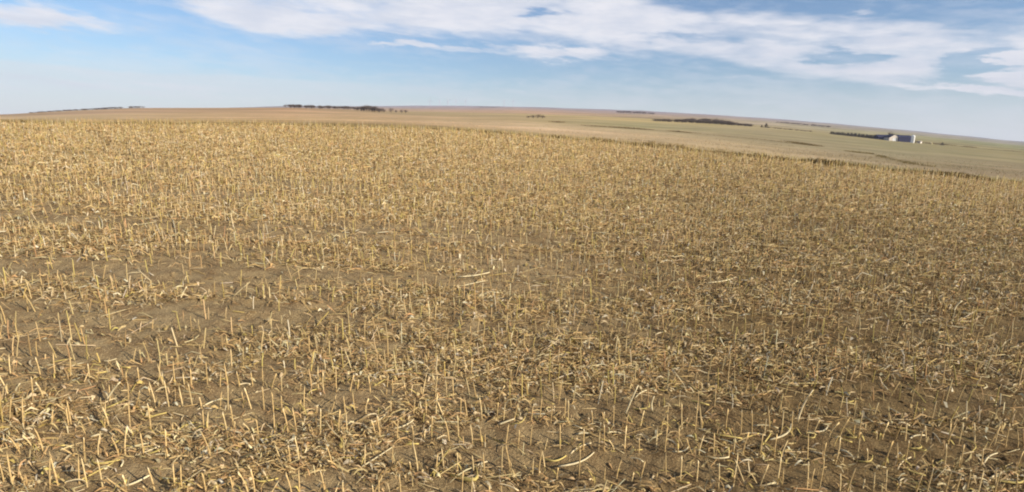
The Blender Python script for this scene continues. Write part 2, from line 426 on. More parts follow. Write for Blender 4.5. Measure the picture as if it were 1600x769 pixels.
# ------------------------------------------------------------------ crop residue and stubble
STRAW = np.array([srgb(219, 191, 137), srgb(232, 210, 164), srgb(210, 178, 122), srgb(190, 158, 108), srgb(150, 122, 82), srgb(212, 188, 112), srgb(236, 222, 188), srgb(214, 170, 118)])
WT = np.array([.26, .16, .20, .16, .10, .02, .03, .07])
def painted_light(x, y):
    """sun-angle brightness painted into the straw: dimmer low on the right, brighter far off"""
    k = np.clip((x - .28 * y + 3.5 + 3 * vnoise(x / 3, y / 3, 57)) / 8, 0, 1)
    return (1 - .14 * k) * (1 + .16 * np.clip((y - .1 * x - 14) / 22, 0, 1))
def tones(n, rng, wt=None):
    wt = WT if wt is None else wt
    c0 = STRAW[rng.choice(len(STRAW), n, p=wt / wt.sum())]
    return c0 * rng.uniform(.62, 1.02, (n, 1)) * rng.uniform(.95, 1.05, (n, 3))
BARE = []  # px, py, half-width and half-depth in metres, amount
for px, py, wx, wy, am in [(150, 425, 7, .8, .97), (560, 432, 6, .5, .85), (130, 510, 3.4, .9, .9), (420, 495, 3.6, .5, .75), (330, 358, 11, .8, .85),
                           (120, 680, 1.0, .5, .6), (150, 745, 1.2, .5, .7), (360, 640, 1.5, .5, .7), (1230, 745, 2.6, .45, .8), (960, 745, 1.2, .4, .7),
                           (1400, 690, 1.2, .35, .6), (700, 440, 7, .35, .6), (1100, 448, 6, .35, .6), (1000, 480, 3, .4, .45), (60, 600, 1.4, .35, .6), (1350, 760, 1.2, .3, .7), (880, 640, 1.6, .3, .5), (1420, 640, 1.0, .3, .5)]:
    x, y, _ = hit(px, py); BARE.append((x, y, wx, wy, am))
def litter_density(x, y):
    rc = row_coord(x, y)
    m = .40 * vnoise(x / 2.6 + 40, rc / .50 + 13, 51) + .32 * vnoise(x / .75, rc / .33, 53) + .28 * vnoise(x / 7, rc / 2.2, 52)
    m += .10 * np.sin(rc * 2 * np.pi / 3.1 + 2.2 * vnoise(x / 9, rc * 0 + 3, 54)) + .04 * np.cos(2 * np.pi * rc / ROW) + .004 * np.clip(y - 14, 0, 40)
    d = np.clip((m - .36) / .26, 0, 1); d = .10 + 1.25 * d * d * (3 - 2 * d)
    d *= np.clip(.74 + .016 * x * np.clip(1.6 - y / 20, 0, 1) + .022 * y, .45, 1.6)
    for bx, by, wx, wy, am in BARE:
        d *= 1 - am * np.exp(-((x - bx) / wx) ** 4 - ((y - by) / wy) ** 4)
    return np.clip(d, .02, 1.4) / 1.4
def sample_ring(r0, r1, per_m2, rng, amax=53):
    area = math.radians(amax) * (r1 * r1 - r0 * r0); n = int(area * per_m2)
    r = np.sqrt(rng.uniform(r0 * r0, r1 * r1, n)); a = rng.uniform(-amax, amax, n)
    x = r * np.sin(np.radians(a)); y = r * np.cos(np.radians(a))
    ok = (rng.random(n) < litter_density(x, y)) & (r < edge_at(a) - .15)
    return x[ok], y[ok]
def surf(x, y): return field_z(x, y) + clods(x, y)

def ribbons(x, y, z, yaw, Ln, W, bend, lift, tilt, roll, twist, K, toneN):
    n = len(x); t = np.linspace(0, 1, K)[None, :]
    ang = yaw[:, None] + bend[:, None] * (t - .5)
    step = Ln[:, None] / (K - 1)
    dx = np.cos(ang) * step; dy = np.sin(ang) * step
    ct = np.cos(tilt)[:, None]
    px = np.cumsum(dx, 1) - dx; py = np.cumsum(dy, 1) - dy
    lay = (np.abs(tilt) < .25)[:, None]
    px = px - np.where(lay, px[:, -1:] * .5, 0); py = py - np.where(lay, py[:, -1:] * .5, 0)
    px = x[:, None] + px * ct; py = y[:, None] + py * ct
    pz = z[:, None] + Ln[:, None] * t * np.sin(tilt)[:, None] + lift[:, None] * np.sin(np.pi * t)
    slope = SA * (py - y[:, None]) + SB * (px - x[:, None]); pz = pz + slope
    ra = roll[:, None] + twist[:, None] * t
    w = W[:, None] * (.35 + .65 * np.sin(np.pi * (.12 + .76 * t))) * .5
    nx = -np.sin(ang) * np.cos(ra) * w; ny = np.cos(ang) * np.cos(ra) * w; nz = np.sin(ra) * w
    A = np.stack([px - nx, py - ny, pz - nz], -1); B = np.stack([px + nx, py + ny, pz + nz], -1)
    V = np.stack([A, B], 2).reshape(n, K * 2, 3)
    base = (np.arange(n) * K * 2)[:, None]; k = np.arange(K - 1)[None, :] * 2
    F = np.stack([base + k, base + k + 1, base + k + 3, base + k + 2], -1).reshape(-1, 4)
    return V.reshape(-1, 3), F, np.repeat(toneN, K * 2, 0)
def sticks(x, y, z, dirv, Ln, rad, S, toneN, kink=None, rings=2):
    """thin prisms from (x,y,z) along dirv; capped at the far end"""
    n = len(x); d = dirv / np.linalg.norm(dirv, axis=1, keepdims=True)
    ref = np.where(np.abs(d[:, 2:3]) > .8, np.array([[1., 0, 0]]), np.array([[0, 0, 1.]]))
    u = np.cross(d, ref); u /= np.linalg.norm(u, axis=1, keepdims=True); v = np.cross(d, u)
    P0 = np.stack([x, y, z], -1)
    ang = np.arange(S) * 2 * np.pi / S
    ring = (np.cos(ang)[None, :, None] * u[:, None, :] + np.sin(ang)[None, :, None] * v[:, None, :]) * rad[:, None, None]
    lv = []
    for q_ in range(rings):
        tt = q_ / (rings - 1); c0 = P0 + d * (Ln * tt)[:, None]
        if kink is not None: c0 = c0 + kink * tt * tt
        lv.append(c0[:, None, :] + ring * (1.1 - .25 * tt))
    V = np.concatenate(lv, 1)
    nb = S * rings; base = (np.arange(n) * nb)[:, None]
    i = np.arange(S)[None, :]; i2 = (i + 1) % S
    Fl = [np.stack([base + q_ * S + i, base + q_ * S + i2, base + (q_ + 1) * S + i2, base + (q_ + 1) * S + i], -1).reshape(-1, 4) for q_ in range(rings - 1)]
    cap = (base + (rings - 1) * S + np.arange(S)[None, :]).reshape(n, S)
    return V.reshape(-1, 3), Fl, cap, np.repeat(toneN, nb, 0)

class Pile:
    def __init__(s): s.V = []; s.F4 = []; s.FC = {}; s.C = []; s.n = 0
    def rib(s, r):
        V, F, C = r; s.F4.append(F + s.n); s.V.append(V); s.C.append(C); s.n += len(V)
    def stick(s, r):
        V, Fl, cap, C = r
        for F in Fl: s.F4.append(F + s.n)
        s.FC.setdefault(cap.shape[1], []).append(cap + s.n)
        s.V.append(V); s.C.append(C); s.n += len(V)
    def mesh(s, name, m):
        Fs = [np.concatenate(s.F4)] if s.F4 else []
        Fs += [np.concatenate(v) for v in s.FC.values()]
        return np_mesh(name, np.concatenate(s.V), Fs, m, np.concatenate(s.C))

pile = Pile()
def scatter(r0, r1, dens, K, size, rng):
    # flat lying leaf and husk strips
    x, y = sample_ring(r0, r1, dens * .62, rng); n = len(x)
    Ln = rng.gamma(3.0, .05, n) * size + .035; Wd = rng.uniform(.008, .028, n) * size
    curl = rng.random(n) < .55
    pile.rib(ribbons(x, y, surf(x, y) + rng.uniform(.004, .03, n), rng.normal(0, .55, n) + np.pi * rng.integers(0, 2, n), Ln, Wd, rng.normal(0, .9, n),
                     np.where(curl, rng.uniform(.02, .09, n) * size, .004), rng.normal(.0, .16, n), rng.normal(0, .7, n), rng.normal(0, 1.2, n), K, tones(n, rng) * painted_light(x, y)[:, None]))
    # leaves and stub ends standing up or propped
    x, y = sample_ring(r0, r1, dens * .22, rng); n = len(x)
    pile.rib(ribbons(x, y, surf(x, y), rng.uniform(0, 6.28, n), rng.uniform(.06, .24, n) * size, rng.uniform(.008, .022, n) * size, rng.normal(0, 1.0, n),
                     rng.uniform(.0, .05, n), rng.uniform(.3, 1.45, n), rng.uniform(0, 3.1, n), rng.normal(0, 1.4, n), K, tones(n, rng) * painted_light(x, y)[:, None]))
    # broken stem pieces
    x, y = sample_ring(r0, r1, dens * .09, rng); n = len(x)
    ya = rng.normal(0, .6, n); tl = np.abs(rng.normal(0, .18, n))
    dv = np.stack([np.cos(ya), np.sin(ya), SA * np.sin(ya) + SB * np.cos(ya) + tl], -1)
    pile.stick(sticks(x, y, surf(x, y) + .012, dv, rng.gamma(3, .07, n) * size + .04, rng.uniform(.005, .010, n) * size, 3 if K < 4 else 4, tones(n, rng) * painted_light(x, y)[:, None]))
    # wide pale husks
    x, y = sample_ring(r0, r1, dens * .07, rng); n = len(x)
    w2 = np.array([.2, .35, .1, .02, .0, .1, .2, .03])
    pile.rib(ribbons(x, y, surf(x, y) + .015, rng.uniform(0, 6.28, n), rng.uniform(.06, .16, n) * size, rng.uniform(.03, .06, n) * size, rng.normal(0, 1.0, n),
                     rng.uniform(.02, .06, n) * size, rng.normal(.1, .2, n), rng.normal(0, .5, n), rng.normal(0, .8, n), K, tones(n, rng, w2) * painted_light(x, y)[:, None]))
scatter(4.2, 9.5, 820, 4, .88, RNG)
scatter(9.5, 16, 520, 3, 1.05, RNG)
scatter(16, 28, 300, 3, 1.3, RNG)
scatter(28, 62, 180, 3, 1.6, RNG)
o = link('corn_residue', pile.mesh('corn_residue', M_STRAW))
tag(o, 'tan litter of chopped corn leaves, husks and broken stems covering the soil', 'crop residue', None, 'stuff')

# standing stubble: every plant position in rows parallel to the view's width
rows = np.arange(4.6, 66, ROW)
sx_, sy_, sr_ = [], [], []
for k, rc in enumerate(rows):
    w = rc * 1.35 + 3
    xs = np.arange(-w, w, .17)
    xs = xs + RNG.normal(0, .045, len(xs)); ys = (rc + xs * math.sin(ROWANG)) / math.cos(ROWANG) + RNG.normal(0, .028, len(xs))
    keep = RNG.random(len(xs)) < (.48 + .9 * vnoise(xs / 2.2, np.full(len(xs), k * 1.7), 61))
    for bx, by, wx, wy, am in BARE[:5]:
        keep &= RNG.random(len(xs)) > am * .75 * np.exp(-((xs - bx) / wx) ** 4 - ((ys - by) / wy) ** 4)
    sx_.append(xs[keep]); sy_.append(ys[keep]); sr_.append(np.full(keep.sum(), k))
sx_ = np.concatenate(sx_); sy_ = np.concatenate(sy_); sr_ = np.concatenate(sr_)
r_ = np.hypot(sx_, sy_); a_ = np.degrees(np.arctan2(sx_, sy_))
ok = (np.abs(a_) < 53) & (r_ < edge_at(a_) - .3) & (r_ > 4.2)
sx_, sy_, sr_, r_, a_ = sx_[ok], sy_[ok], sr_[ok], r_[ok], a_[ok]
# those inside the picture, nearest first, are things of their own
pts = np.stack([sx_, sy_, field_z(sx_, sy_) - CAM_Z + .15], -1) @ RMn
ux = CX + FPX * pts[:, 0] / -pts[:, 2]; uy = CY - FPX * pts[:, 1] / -pts[:, 2]
inv = (ux > 2) & (ux < 1598) & (uy < 775)
order = np.argsort(np.where(inv, -pts[:, 2], 1e9))[:300]
single = np.zeros(len(sx_), bool); single[order] = True

def stem_mesh(seed):
    rg = np.random.default_rng(seed); S = 7; rings = [0, .15, .17, .19, .42, .44, .46, .72, .74, .76, 1.0]
    V = []; bx, by = rg.normal(0, .025, 2); hh = 1.0
    base = STRAW[rg.choice([0, 0, 2, 5, 2])] * rg.uniform(.95, 1.15)
    C = []
    for t0 in rings:
        node = 1.25 if t0 in (.17, .44, .74) else 1.0
        rad = .0082 * node * (1.12 - .3 * t0)
        for s_ in range(S):
            a0 = s_ * 2 * math.pi / S
            slant = .03 * math.cos(a0 + seed) if t0 == 1.0 else 0
            V.append((bx * t0 * t0 + rad * math.cos(a0), by * t0 * t0 + rad * math.sin(a0), t0 * .38 + slant))
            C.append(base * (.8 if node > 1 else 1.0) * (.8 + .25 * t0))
    V.append((bx, by, .372)); C.append(np.array(srgb(232, 222, 190)))
    F = []
    for k in range(len(rings) - 1):
        for s_ in range(S):
            F.append((k * S + s_, k * S + (s_ + 1) % S, (k + 1) * S + (s_ + 1) % S, (k + 1) * S + s_))
    T = [((len(rings) - 1) * S + s_, (len(rings) - 1) * S + (s_ + 1) % S, len(V) - 1) for s_ in range(S)]
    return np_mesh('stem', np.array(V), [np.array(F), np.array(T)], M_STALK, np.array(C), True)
def leaf_mesh(seed):
    rg = np.random.default_rng(seed); K = 7; t = np.linspace(0, 1, K)
    Ln = rg.uniform(.07, .22); up = rg.uniform(.03, .13); W = rg.uniform(.006, .012); out = Ln * t ** 1.2
    z = up * np.sin(np.pi * np.clip(t * 1.05, 0, 1) * .95) + .01; tw = rg.normal(0, 1.1) * t + rg.normal(0, .3); sw = rg.normal(0, .05) * t ** 2
    w = W * (.5 + .5 * np.sin(np.pi * (.2 + .78 * t)))
    A = np.stack([out, sw - w * np.cos(tw), z - w * np.sin(tw)], -1); B = np.stack([out, sw + w * np.cos(tw), z + w * np.sin(tw)], -1)
    Cn = np.stack([out, sw, z - W * .35], -1)
    V = np.stack([A, Cn, B], 1).reshape(-1, 3); F = []
    for k in range(K - 1):
        F += [(3 * k, 3 * k + 1, 3 * k + 4, 3 * k + 3), (3 * k + 1, 3 * k + 2, 3 * k + 5, 3 * k + 4)]
    base = STRAW[rg.choice([0, 1, 2, 3, 3, 5])]
    return np_mesh('leaf', V, np.array(F), M_LEAF, np.tile(base, (len(V), 1)), True)
STEMS = [stem_mesh(i) for i in range(8)]; LEAVES = [leaf_mesh(i + 30) for i in range(12)]
rank = {}
near_rows = sorted(set(sr_[order]))
ordw = ['nearest', 'second', 'third', 'fourth', 'fifth', 'sixth', 'seventh', 'eighth', 'ninth', 'tenth']
rg = np.random.default_rng(5)
for i in sorted(order):
    x, y = float(sx_[i]), float(sy_[i]); z = float(surf(x, y)) - .01
    ri = near_rows.index(sr_[i]); side = 'left' if ux[i] < 533 else ('right' if ux[i] > 1066 else 'middle')
    e = empty('corn_stalk', (x, y, z))
    lean = abs(rg.normal(0, .09)) + (.45 if rg.random() < .07 else 0); la = rg.uniform(0, 6.28)
    s_ = rg.uniform(.65, 1.12) if rg.random() > .16 else rg.uniform(.3, .6)
    nl = int(rg.choice([0, 1, 2, 3], p=[.25, .35, .25, .15]))
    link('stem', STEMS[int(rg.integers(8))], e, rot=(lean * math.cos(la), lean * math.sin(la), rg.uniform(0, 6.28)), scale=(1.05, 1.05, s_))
    for _ in range(nl):
        link('leaf', LEAVES[int(rg.integers(12))], e, loc=(0, 0, rg.uniform(0, .08) * s_), rot=(0, rg.uniform(-.5, .1), rg.uniform(0, 6.28)), scale=(1, 1, 1))
    state = 'strongly leaning' if lean > .35 else ('short broken' if s_ < .6 else 'upright')
    leafy = ['bare of leaves', 'with one dry leaf', 'with two dry leaves', 'with several dry leaves'][nl]
    same = np.array([j for j in order if sr_[j] == sr_[i]]); nth = int((ux[same] < ux[i]).sum()) + 1
    suf = 'th' if nth % 100 in (11, 12, 13) else {1: 'st', 2: 'nd', 3: 'rd'}.get(nth % 10, 'th')
    tag(e, f'{state} corn stalk {leafy}, {nth}{suf} from left in the {ordw[ri]} row', 'corn stalk', 'cut corn stalks standing in the nearest rows')
# all the others
sp = Pile(); rest = ~single
for r0, r1, S, rings in ((0, 17, 5, 3), (17, 30, 4, 2), (30, 80, 3, 2)):
    m_ = rest & (r_ >= r0) & (r_ < r1); n = m_.sum(); x, y = sx_[m_], sy_[m_]
    ln = RNG.uniform(.23, .43, n); brk = RNG.random(n) < .2; ln[brk] = RNG.uniform(.08, .2, brk.sum())
    k = np.clip((r_[m_] - 30) / 15, 0, 1); ln = ln * (1 + .2 * k + .3 * (edge_at(a_[m_]) - r_[m_] < 5))
    lean = np.abs(RNG.normal(0, .12, n)) + np.where(RNG.random(n) < .08, .6, 0); la = RNG.uniform(0, 6.28, n)
    dv = np.stack([np.cos(la) * np.sin(lean), np.sin(la) * np.sin(lean), np.cos(lean)], -1)
    w3 = np.array([.34, .1, .26, .04, .0, .2, .04, .05])
    tn = tones(n, RNG, w3) * 1.06 * painted_light(x, y)[:, None]
    kk = np.stack([RNG.normal(0, .02, n), RNG.normal(0, .02, n), np.zeros(n)], -1)
    sp.stick(sticks(x, y, surf(x, y) - .01, dv, ln, np.where(r_[m_] > 30, .011, .0095) * RNG.uniform(.8, 1.15, n), S, tn, kk, rings))
    # leaves clinging to the stubs
    for rep in range(2):
        pk = RNG.random(n) < (.55 if rep == 0 else .4); nn_ = pk.sum(); xx, yy = x[pk], y[pk]
        sp.rib(ribbons(xx, yy, surf(xx, yy) + RNG.uniform(0, .12, nn_), RNG.uniform(0, 6.28, nn_), RNG.uniform(.08, .26, nn_), RNG.uniform(.008, .018, nn_), RNG.normal(0, .8, nn_),
                       RNG.uniform(.0, .09, nn_), RNG.uniform(-.1, .9, nn_), RNG.uniform(0, 3, nn_), RNG.normal(0, 1.2, nn_), 4 if r0 == 0 else 3, tones(nn_, RNG)))
o = link('corn_stubble', sp.mesh('corn_stubble', M_STRAW))
tag(o, 'rows of cut corn stalks filling the field behind the nearest rows', 'corn stubble', None, 'stuff')

# single fallen stalks and husks that can be picked out
def fallen_mesh(seed, kind):
    rg = np.random.default_rng(seed); S = 6; n = 7; V = []; C = []
    pale = np.array(srgb(226, 208, 164)) if kind == 'pale' else STRAW[rg.choice([0, 1, 2, 5])]
    bend = rg.normal(0, .06); up = rg.uniform(.0, .03)
    for k in range(n):
        t0 = k / (n - 1); node = 1.25 if k in (2, 4) else 1; rad = .0125 * node * (1.1 - .35 * t0)
        for s_ in range(S):
            a0 = s_ * 2 * math.pi / S
            V.append((t0 - .5, bend * math.sin(math.pi * t0) + rad * math.cos(a0) , rad * math.sin(a0) + up * math.sin(math.pi * t0))); C.append(pale * (.8 if node > 1 else 1))
    F = [(k * S + s_, k * S + (s_ + 1) % S, (k + 1) * S + (s_ + 1) % S, (k + 1) * S + s_) for k in range(n - 1) for s_ in range(S)]
    F2 = np.array([list(range(S))[::-1], [(n - 1) * S + s_ for s_ in range(S)]])
    return np_mesh('stem', np.array(V), [np.array(F), F2], M_STALK, np.array(C), True)
FM = [fallen_mesh(i, 'tan') for i in range(6)]; FP = [fallen_mesh(i + 20, 'pale') for i in range(4)]
def fallen(p0, p1, label, pale=False, leaf=0, thick=1.0, rise=0.0, group=None):
    """a stem lying (or propped, rise metres) between two photograph pixels"""
    a0 = hit(*p0); a1 = hit(*p1)
    if rise:                                   # far end lifted: both ends share the foot's distance
        d = ray(*p1); k = a0[1] / d[1]; a1 = (d[0] * k, a0[1], CAM_Z + d[2] * k)
    v = Vector(a1) - Vector(a0); ln = v.length
    mid_ = (Vector(a0) + Vector(a1)) / 2
    e = empty('fallen_stalk', (mid_.x, mid_.y, mid_.z + .03))
    m = (FP if pale else FM)[len(bpy.data.objects) % (4 if pale else 6)]
    s = link('stem', m, e, scale=(ln, thick, thick)); s.rotation_euler = v.to_track_quat('X', 'Z').to_euler()
    for _ in range(leaf):
        link('leaf', LEAVES[int(rg.integers(12))], e, loc=v * rg.uniform(-.4, .4), rot=(0, 0, rg.uniform(0, 6.28)), scale=(1.2,) * 3)
    tag(e, label, 'fallen stalk', group)
for args in [
    ((976, 652), (997, 605), 'bright cream stalk leaning to the right above the lower middle rows', True, 1, .9, .4),
    ((1019, 648), (1022, 622), 'short bright upright stub just right of the bright leaning stalk', True, 0, .9, .3),
    ((166, 632), (188, 600), 'thick pale stalk leaning right over bare soil in the lower left', True, 1, 1.1, .3),
    ((25, 620), (32, 602), 'short pale stalk leaning right near the left edge', True, 0, .8, .2),
    ((578, 665), (604, 645), 'pale forked stalk lying across a row with a leaf splayed at its foot', True, 2, .9),
    ((567, 664), (588, 671), 'short pale stub crossing the foot of the forked stalk', True, 0, .9),
    ((566, 733), (616, 700), 'long thin pale stalk lying diagonally near the bottom middle', True, 1, .7),
    ((704, 746), (742, 730), 'fat dull stalk lying in litter at the bottom middle', False, 2, 2.0),
    ((735, 748), (764, 724), 'tan stalk lying just right of the fat dull stalk', False, 1, 1.2),
    ((873, 733), (928, 710), 'bent pale stalk lying at bottom right of centre', True, 1, .9),
    ((900, 683), (930, 683), 'straight pale stalk lying flat between two rows right of centre', True, 0, .9),
    ((940, 682), (972, 680), 'straight pale stalk lying flat, right of the other flat one', True, 0, .8),
    ((812, 598), (838, 592), 'short bright stalk lying flat above the centre bottom', True, 0, .9),
    ((1245, 665), (1270, 612), 'tan stalk leaning to the right in the lower right litter', False, 1, .9, .3),
    ((1203, 690), (1236, 665), 'pale stalk lying diagonally left of a bare patch, lower right', True, 1, 1.0),
    ((1312, 706), (1334, 722), 'bright cream stalk lying diagonally down to the right', True, 0, 1.1),
    ((1544, 752), (1598, 745), 'green-yellow stalk lying in the heap at the bottom right corner', False, 2, 1.1),
    ((1540, 764), (1576, 738), 'long yellow stalk crossing the heap in the bottom right corner', False, 2, 1.0),
    ((1402, 668), (1420, 668), 'short bright stub lying flat in the lower right', True, 0, 1.2),
    ((282, 470), (292, 450), 'bright stalk leaning right at the back of the bare strip, left', True, 1, 1.0, .3),
    ((303, 469), (322, 466), 'small pale stalk lying behind the bare strip, left', True, 0, 1.0),
    ((716, 435), (765, 428), 'pale stalk lying along the bare strip in the middle distance', True, 0, 1.2),
    ((720, 450), (762, 440), 'second pale stalk lying in front of the one on the bare strip', True, 0, 1.0),
    ((1106, 444), (1150, 435), 'long bright stalk lying flat across the middle right', True, 1, 1.2),
    ((1255, 548), (1275, 537), 'pale stalk lying diagonally in the middle right litter', True, 0, 1.0),
    ((155, 340), (160, 362), 'thin bright stalk leaning left in the far left of the field', True, 0, 1.2),
    ((270, 345), (276, 385), 'thin stalk leaning left beyond the bare strip', True, 0, 1.1),
    ((1387, 480), (1395, 462), 'pale stalk leaning right in the middle distance, right', True, 0, 1.1, .3),
    ((1490, 490), (1503, 472), 'pale stalk leaning right near the right edge', True, 0, 1.2, .3),
    ((1050, 373), (1066, 381), 'pale stalk lying diagonally in the distance right of centre', True, 0, 1.4),
    ((60, 655), (80, 640), 'pale stalk propped in a mat of leaves at the lower left', True, 1, .8),
    ((262, 721), (295, 716), 'dull stalk lying on bare soil at the lower left', False, 0, .9),
    ((158, 734), (172, 730), 'short pale stalk lying beside a bare patch, bottom left', True, 0, .9),
    ((665, 590), (712, 596), 'straight pale stalk lying flat left of centre', True, 1, .8)]:
    fallen(*args)
for k in range(120):
    px = rg.uniform(10, 1590); py = rg.uniform(560, 768); x, y, z = hit(px, py)
    an = rg.normal(0, .9); ln = rg.uniform(.12, .42)
    e = empty('fallen_stalk', (x, y, float(surf(x, y)) + .02), an)
    s = link('stem', (FM if rg.random() < .6 else FP)[int(rg.integers(4))], e, rot=(0, -rg.uniform(0, .25), 0), scale=(ln, rg.uniform(.6, 1.0), rg.uniform(.6, 1.0)))
    third = 'left' if px < 533 else ('right' if px > 1066 else 'middle')
    near = 'bottom edge' if py > 690 else ('lower rows' if py > 620 else 'rows just below mid-height')
    tag(e, f'loose broken corn stem lying in litter near the {near}, {third}', 'fallen stalk', 'broken corn stems lying on the nearest soil')

# clods and holes of soil that stand out between the rows
def clod_mesh(seed):
    bm = bmesh.new(); bmesh.ops.create_icosphere(bm, subdivisions=2, radius=1)
    rgc = np.random.default_rng(seed)
    for v in bm.verts:
        v.co *= float(.75 + .5 * vnoise(v.co.x * 2 + seed * 3, v.co.y * 2 + v.co.z * 3, 71)); v.co.z *= .6
    me = bpy.data.meshes.new('soil_clod'); bm.to_mesh(me); bm.free(); me.materials.append(M_SOIL); return me
CL = [clod_mesh(i) for i in range(3)]
cp = Pile()
ico = [np.array([v.co[:] for v in m.vertices]) for m in CL]; icf = [np.array([p.vertices[:] for p in m.polygons]) for m in CL]
Vc, Fc, nv_ = [], [], 0
for k in range(900):
    r = math.sqrt(rg.uniform(25, 400)); a = rg.uniform(-.9, .9); x, y = r * math.sin(a), r * math.cos(a)
    j = int(rg.integers(3)); s = min(.042, float(rg.gamma(2, .009)) + .008); an = rg.uniform(0, 6.28)
    v = ico[j] * s * np.array([1.3, 1, .9]); v = np.stack([v[:, 0] * math.cos(an) - v[:, 1] * math.sin(an), v[:, 0] * math.sin(an) + v[:, 1] * math.cos(an), v[:, 2]], -1)
    Vc.append(v + np.array([x, y, float(surf(x, y)) + s * .2])); Fc.append(icf[j] + nv_); nv_ += len(v)
o = link('soil_clods', np_mesh('soil_clods', np.concatenate(Vc), np.concatenate(Fc), M_SOIL))
tag(o, 'small lumps of dry brown soil scattered between the stalk rows', 'soil clods', None, 'stuff')

# ------------------------------------------------------------------ weeds along the field edge and grass strips beyond
def tufts(name, X, Y, h, w, tone_c, label, cat, blades=5, zf=gz):
    n = len(X); p = Pile()
    for k in range(blades):
        x = X + RNG.normal(0, w, n); y = Y + RNG.normal(0, w, n); z = zf(x, y)
        tn = tone_c * RNG.uniform(.7, 1.25, (n, 1))
        ht = h * RNG.uniform(.5, 1.2, n)
        p.rib(ribbons(x, y, z - .02, RNG.uniform(0, 6.28, n), ht, ht * RNG.uniform(.1, .3, n), RNG.normal(0, .5, n), ht * .05, RNG.uniform(.9, 1.55, n), RNG.uniform(0, 3, n), RNG.normal(0, .8, n), 3, tn))
    o = link(name, p.mesh(name, M_WEED)); tag(o, label, cat, None, 'stuff'); return o
n = 15000; a = RNG.uniform(-54, 54, n); er = edge_at(a)
off = np.abs(RNG.normal(0, 1, n)) * (.9 + 1.6 * vnoise(a / .8, a * 0, 81)) - .5; r = er + off
keep = RNG.random(n) < np.clip(.7 + (a + 8) / 40, .7, 1.1) * (.25 + 1.1 * vnoise(a * 2.6, off * .8, 82)) * np.where(a > 8, 1.1, .8)
X, Y = (r * np.sin(np.radians(a)))[keep], (r * np.cos(np.radians(a)))[keep]
wc = .80 * np.array([srgb(158, 136, 90), srgb(136, 116, 74), srgb(176, 150, 104)])[RNG.integers(0, 3, len(X))]
hh = .14 + .36 * vnoise(X / 1.3, Y / 1.3, 83) ** 2 * np.clip(.6 + a[keep] / 30, .5, 1.05)
tufts('field_edge_weeds', X, Y, hh, .12, wc, 'strip of olive brown weeds along the far edge of the corn field', 'weeds', 5)
# rough grass of the near pasture
n = 26000; a = RNG.uniform(-54, 54, n); er = edge_at(a); r = er * np.exp(RNG.uniform(.02, 1.6, n))
X, Y = r * np.sin(np.radians(a)), r * np.cos(np.radians(a))
tn = land_tone(X, Y) * RNG.uniform(1.0, 1.35, (n, 1)); kp = RNG.random(n) < .1 + .7 * vnoise(X / 7, Y / 7, 84)
tufts('pasture_tufts', X[kp], Y[kp], np.full(kp.sum(), .16) * (1 + r[kp] / 250), .2, tn[kp], 'tufts of dry grass over the pasture beyond the corn', 'grass', 3)
def strip(name, px_pts, n, width, h, colr, label):
    P_ = np.array([hit(*p)[:2] for p in px_pts]); seg = np.linalg.norm(np.diff(P_, axis=0), axis=1); cum = np.concatenate([[0], np.cumsum(seg)])
    s = RNG.uniform(0, cum[-1], n); X = np.interp(s, cum, P_[:, 0]); Y = np.interp(s, cum, P_[:, 1])
    g_ = vnoise(s / 14, s * 0, 90); k = RNG.random(n) < np.clip((g_ - .1) * 2.2, 0.35, 1)
    X = X[k] + RNG.normal(0, width, k.sum()); Y = Y[k] + RNG.normal(0, width, k.sum())
    tufts(name, X, Y, h * RNG.uniform(.6, 1.3, len(X)) * (.5 + g_[k]), width * .3, np.tile(np.array(colr), (len(X), 1)), label, 'grass strip', 4)
strip('grass_strip', [(905, 196), (1015, 203), (1100, 210), (1200, 220), (1275, 229)], 2400, .8, .4, srgb(134, 116, 80), 'thin dark line of tall grass crossing the pasture in the middle right')
strip('grass_strip', [(1225, 221), (1250, 225), (1280, 229)], 800, 1.0, .4, srgb(134, 116, 78), 'dark tongue of tall grass in the pasture left of the farm')
strip('grass_strip', [(1320, 236), (1355, 241), (1387, 248), (1425, 257), (1465, 262)], 1100, .6, .3, srgb(140, 124, 84), 'dark grass strip slanting down below the farm')
strip('grass_strip', [(1432, 223), (1480, 227), (1540, 233), (1600, 238)], 1200, 2.2, .9, srgb(146, 126, 86), 'brown line of grass running right from the farm')
strip('grass_strip', [(860, 190.5), (870, 191), (880, 191.5)], 200, 1.0, .6, srgb(140, 116, 80), 'small dark grass patch below the lone bushes')

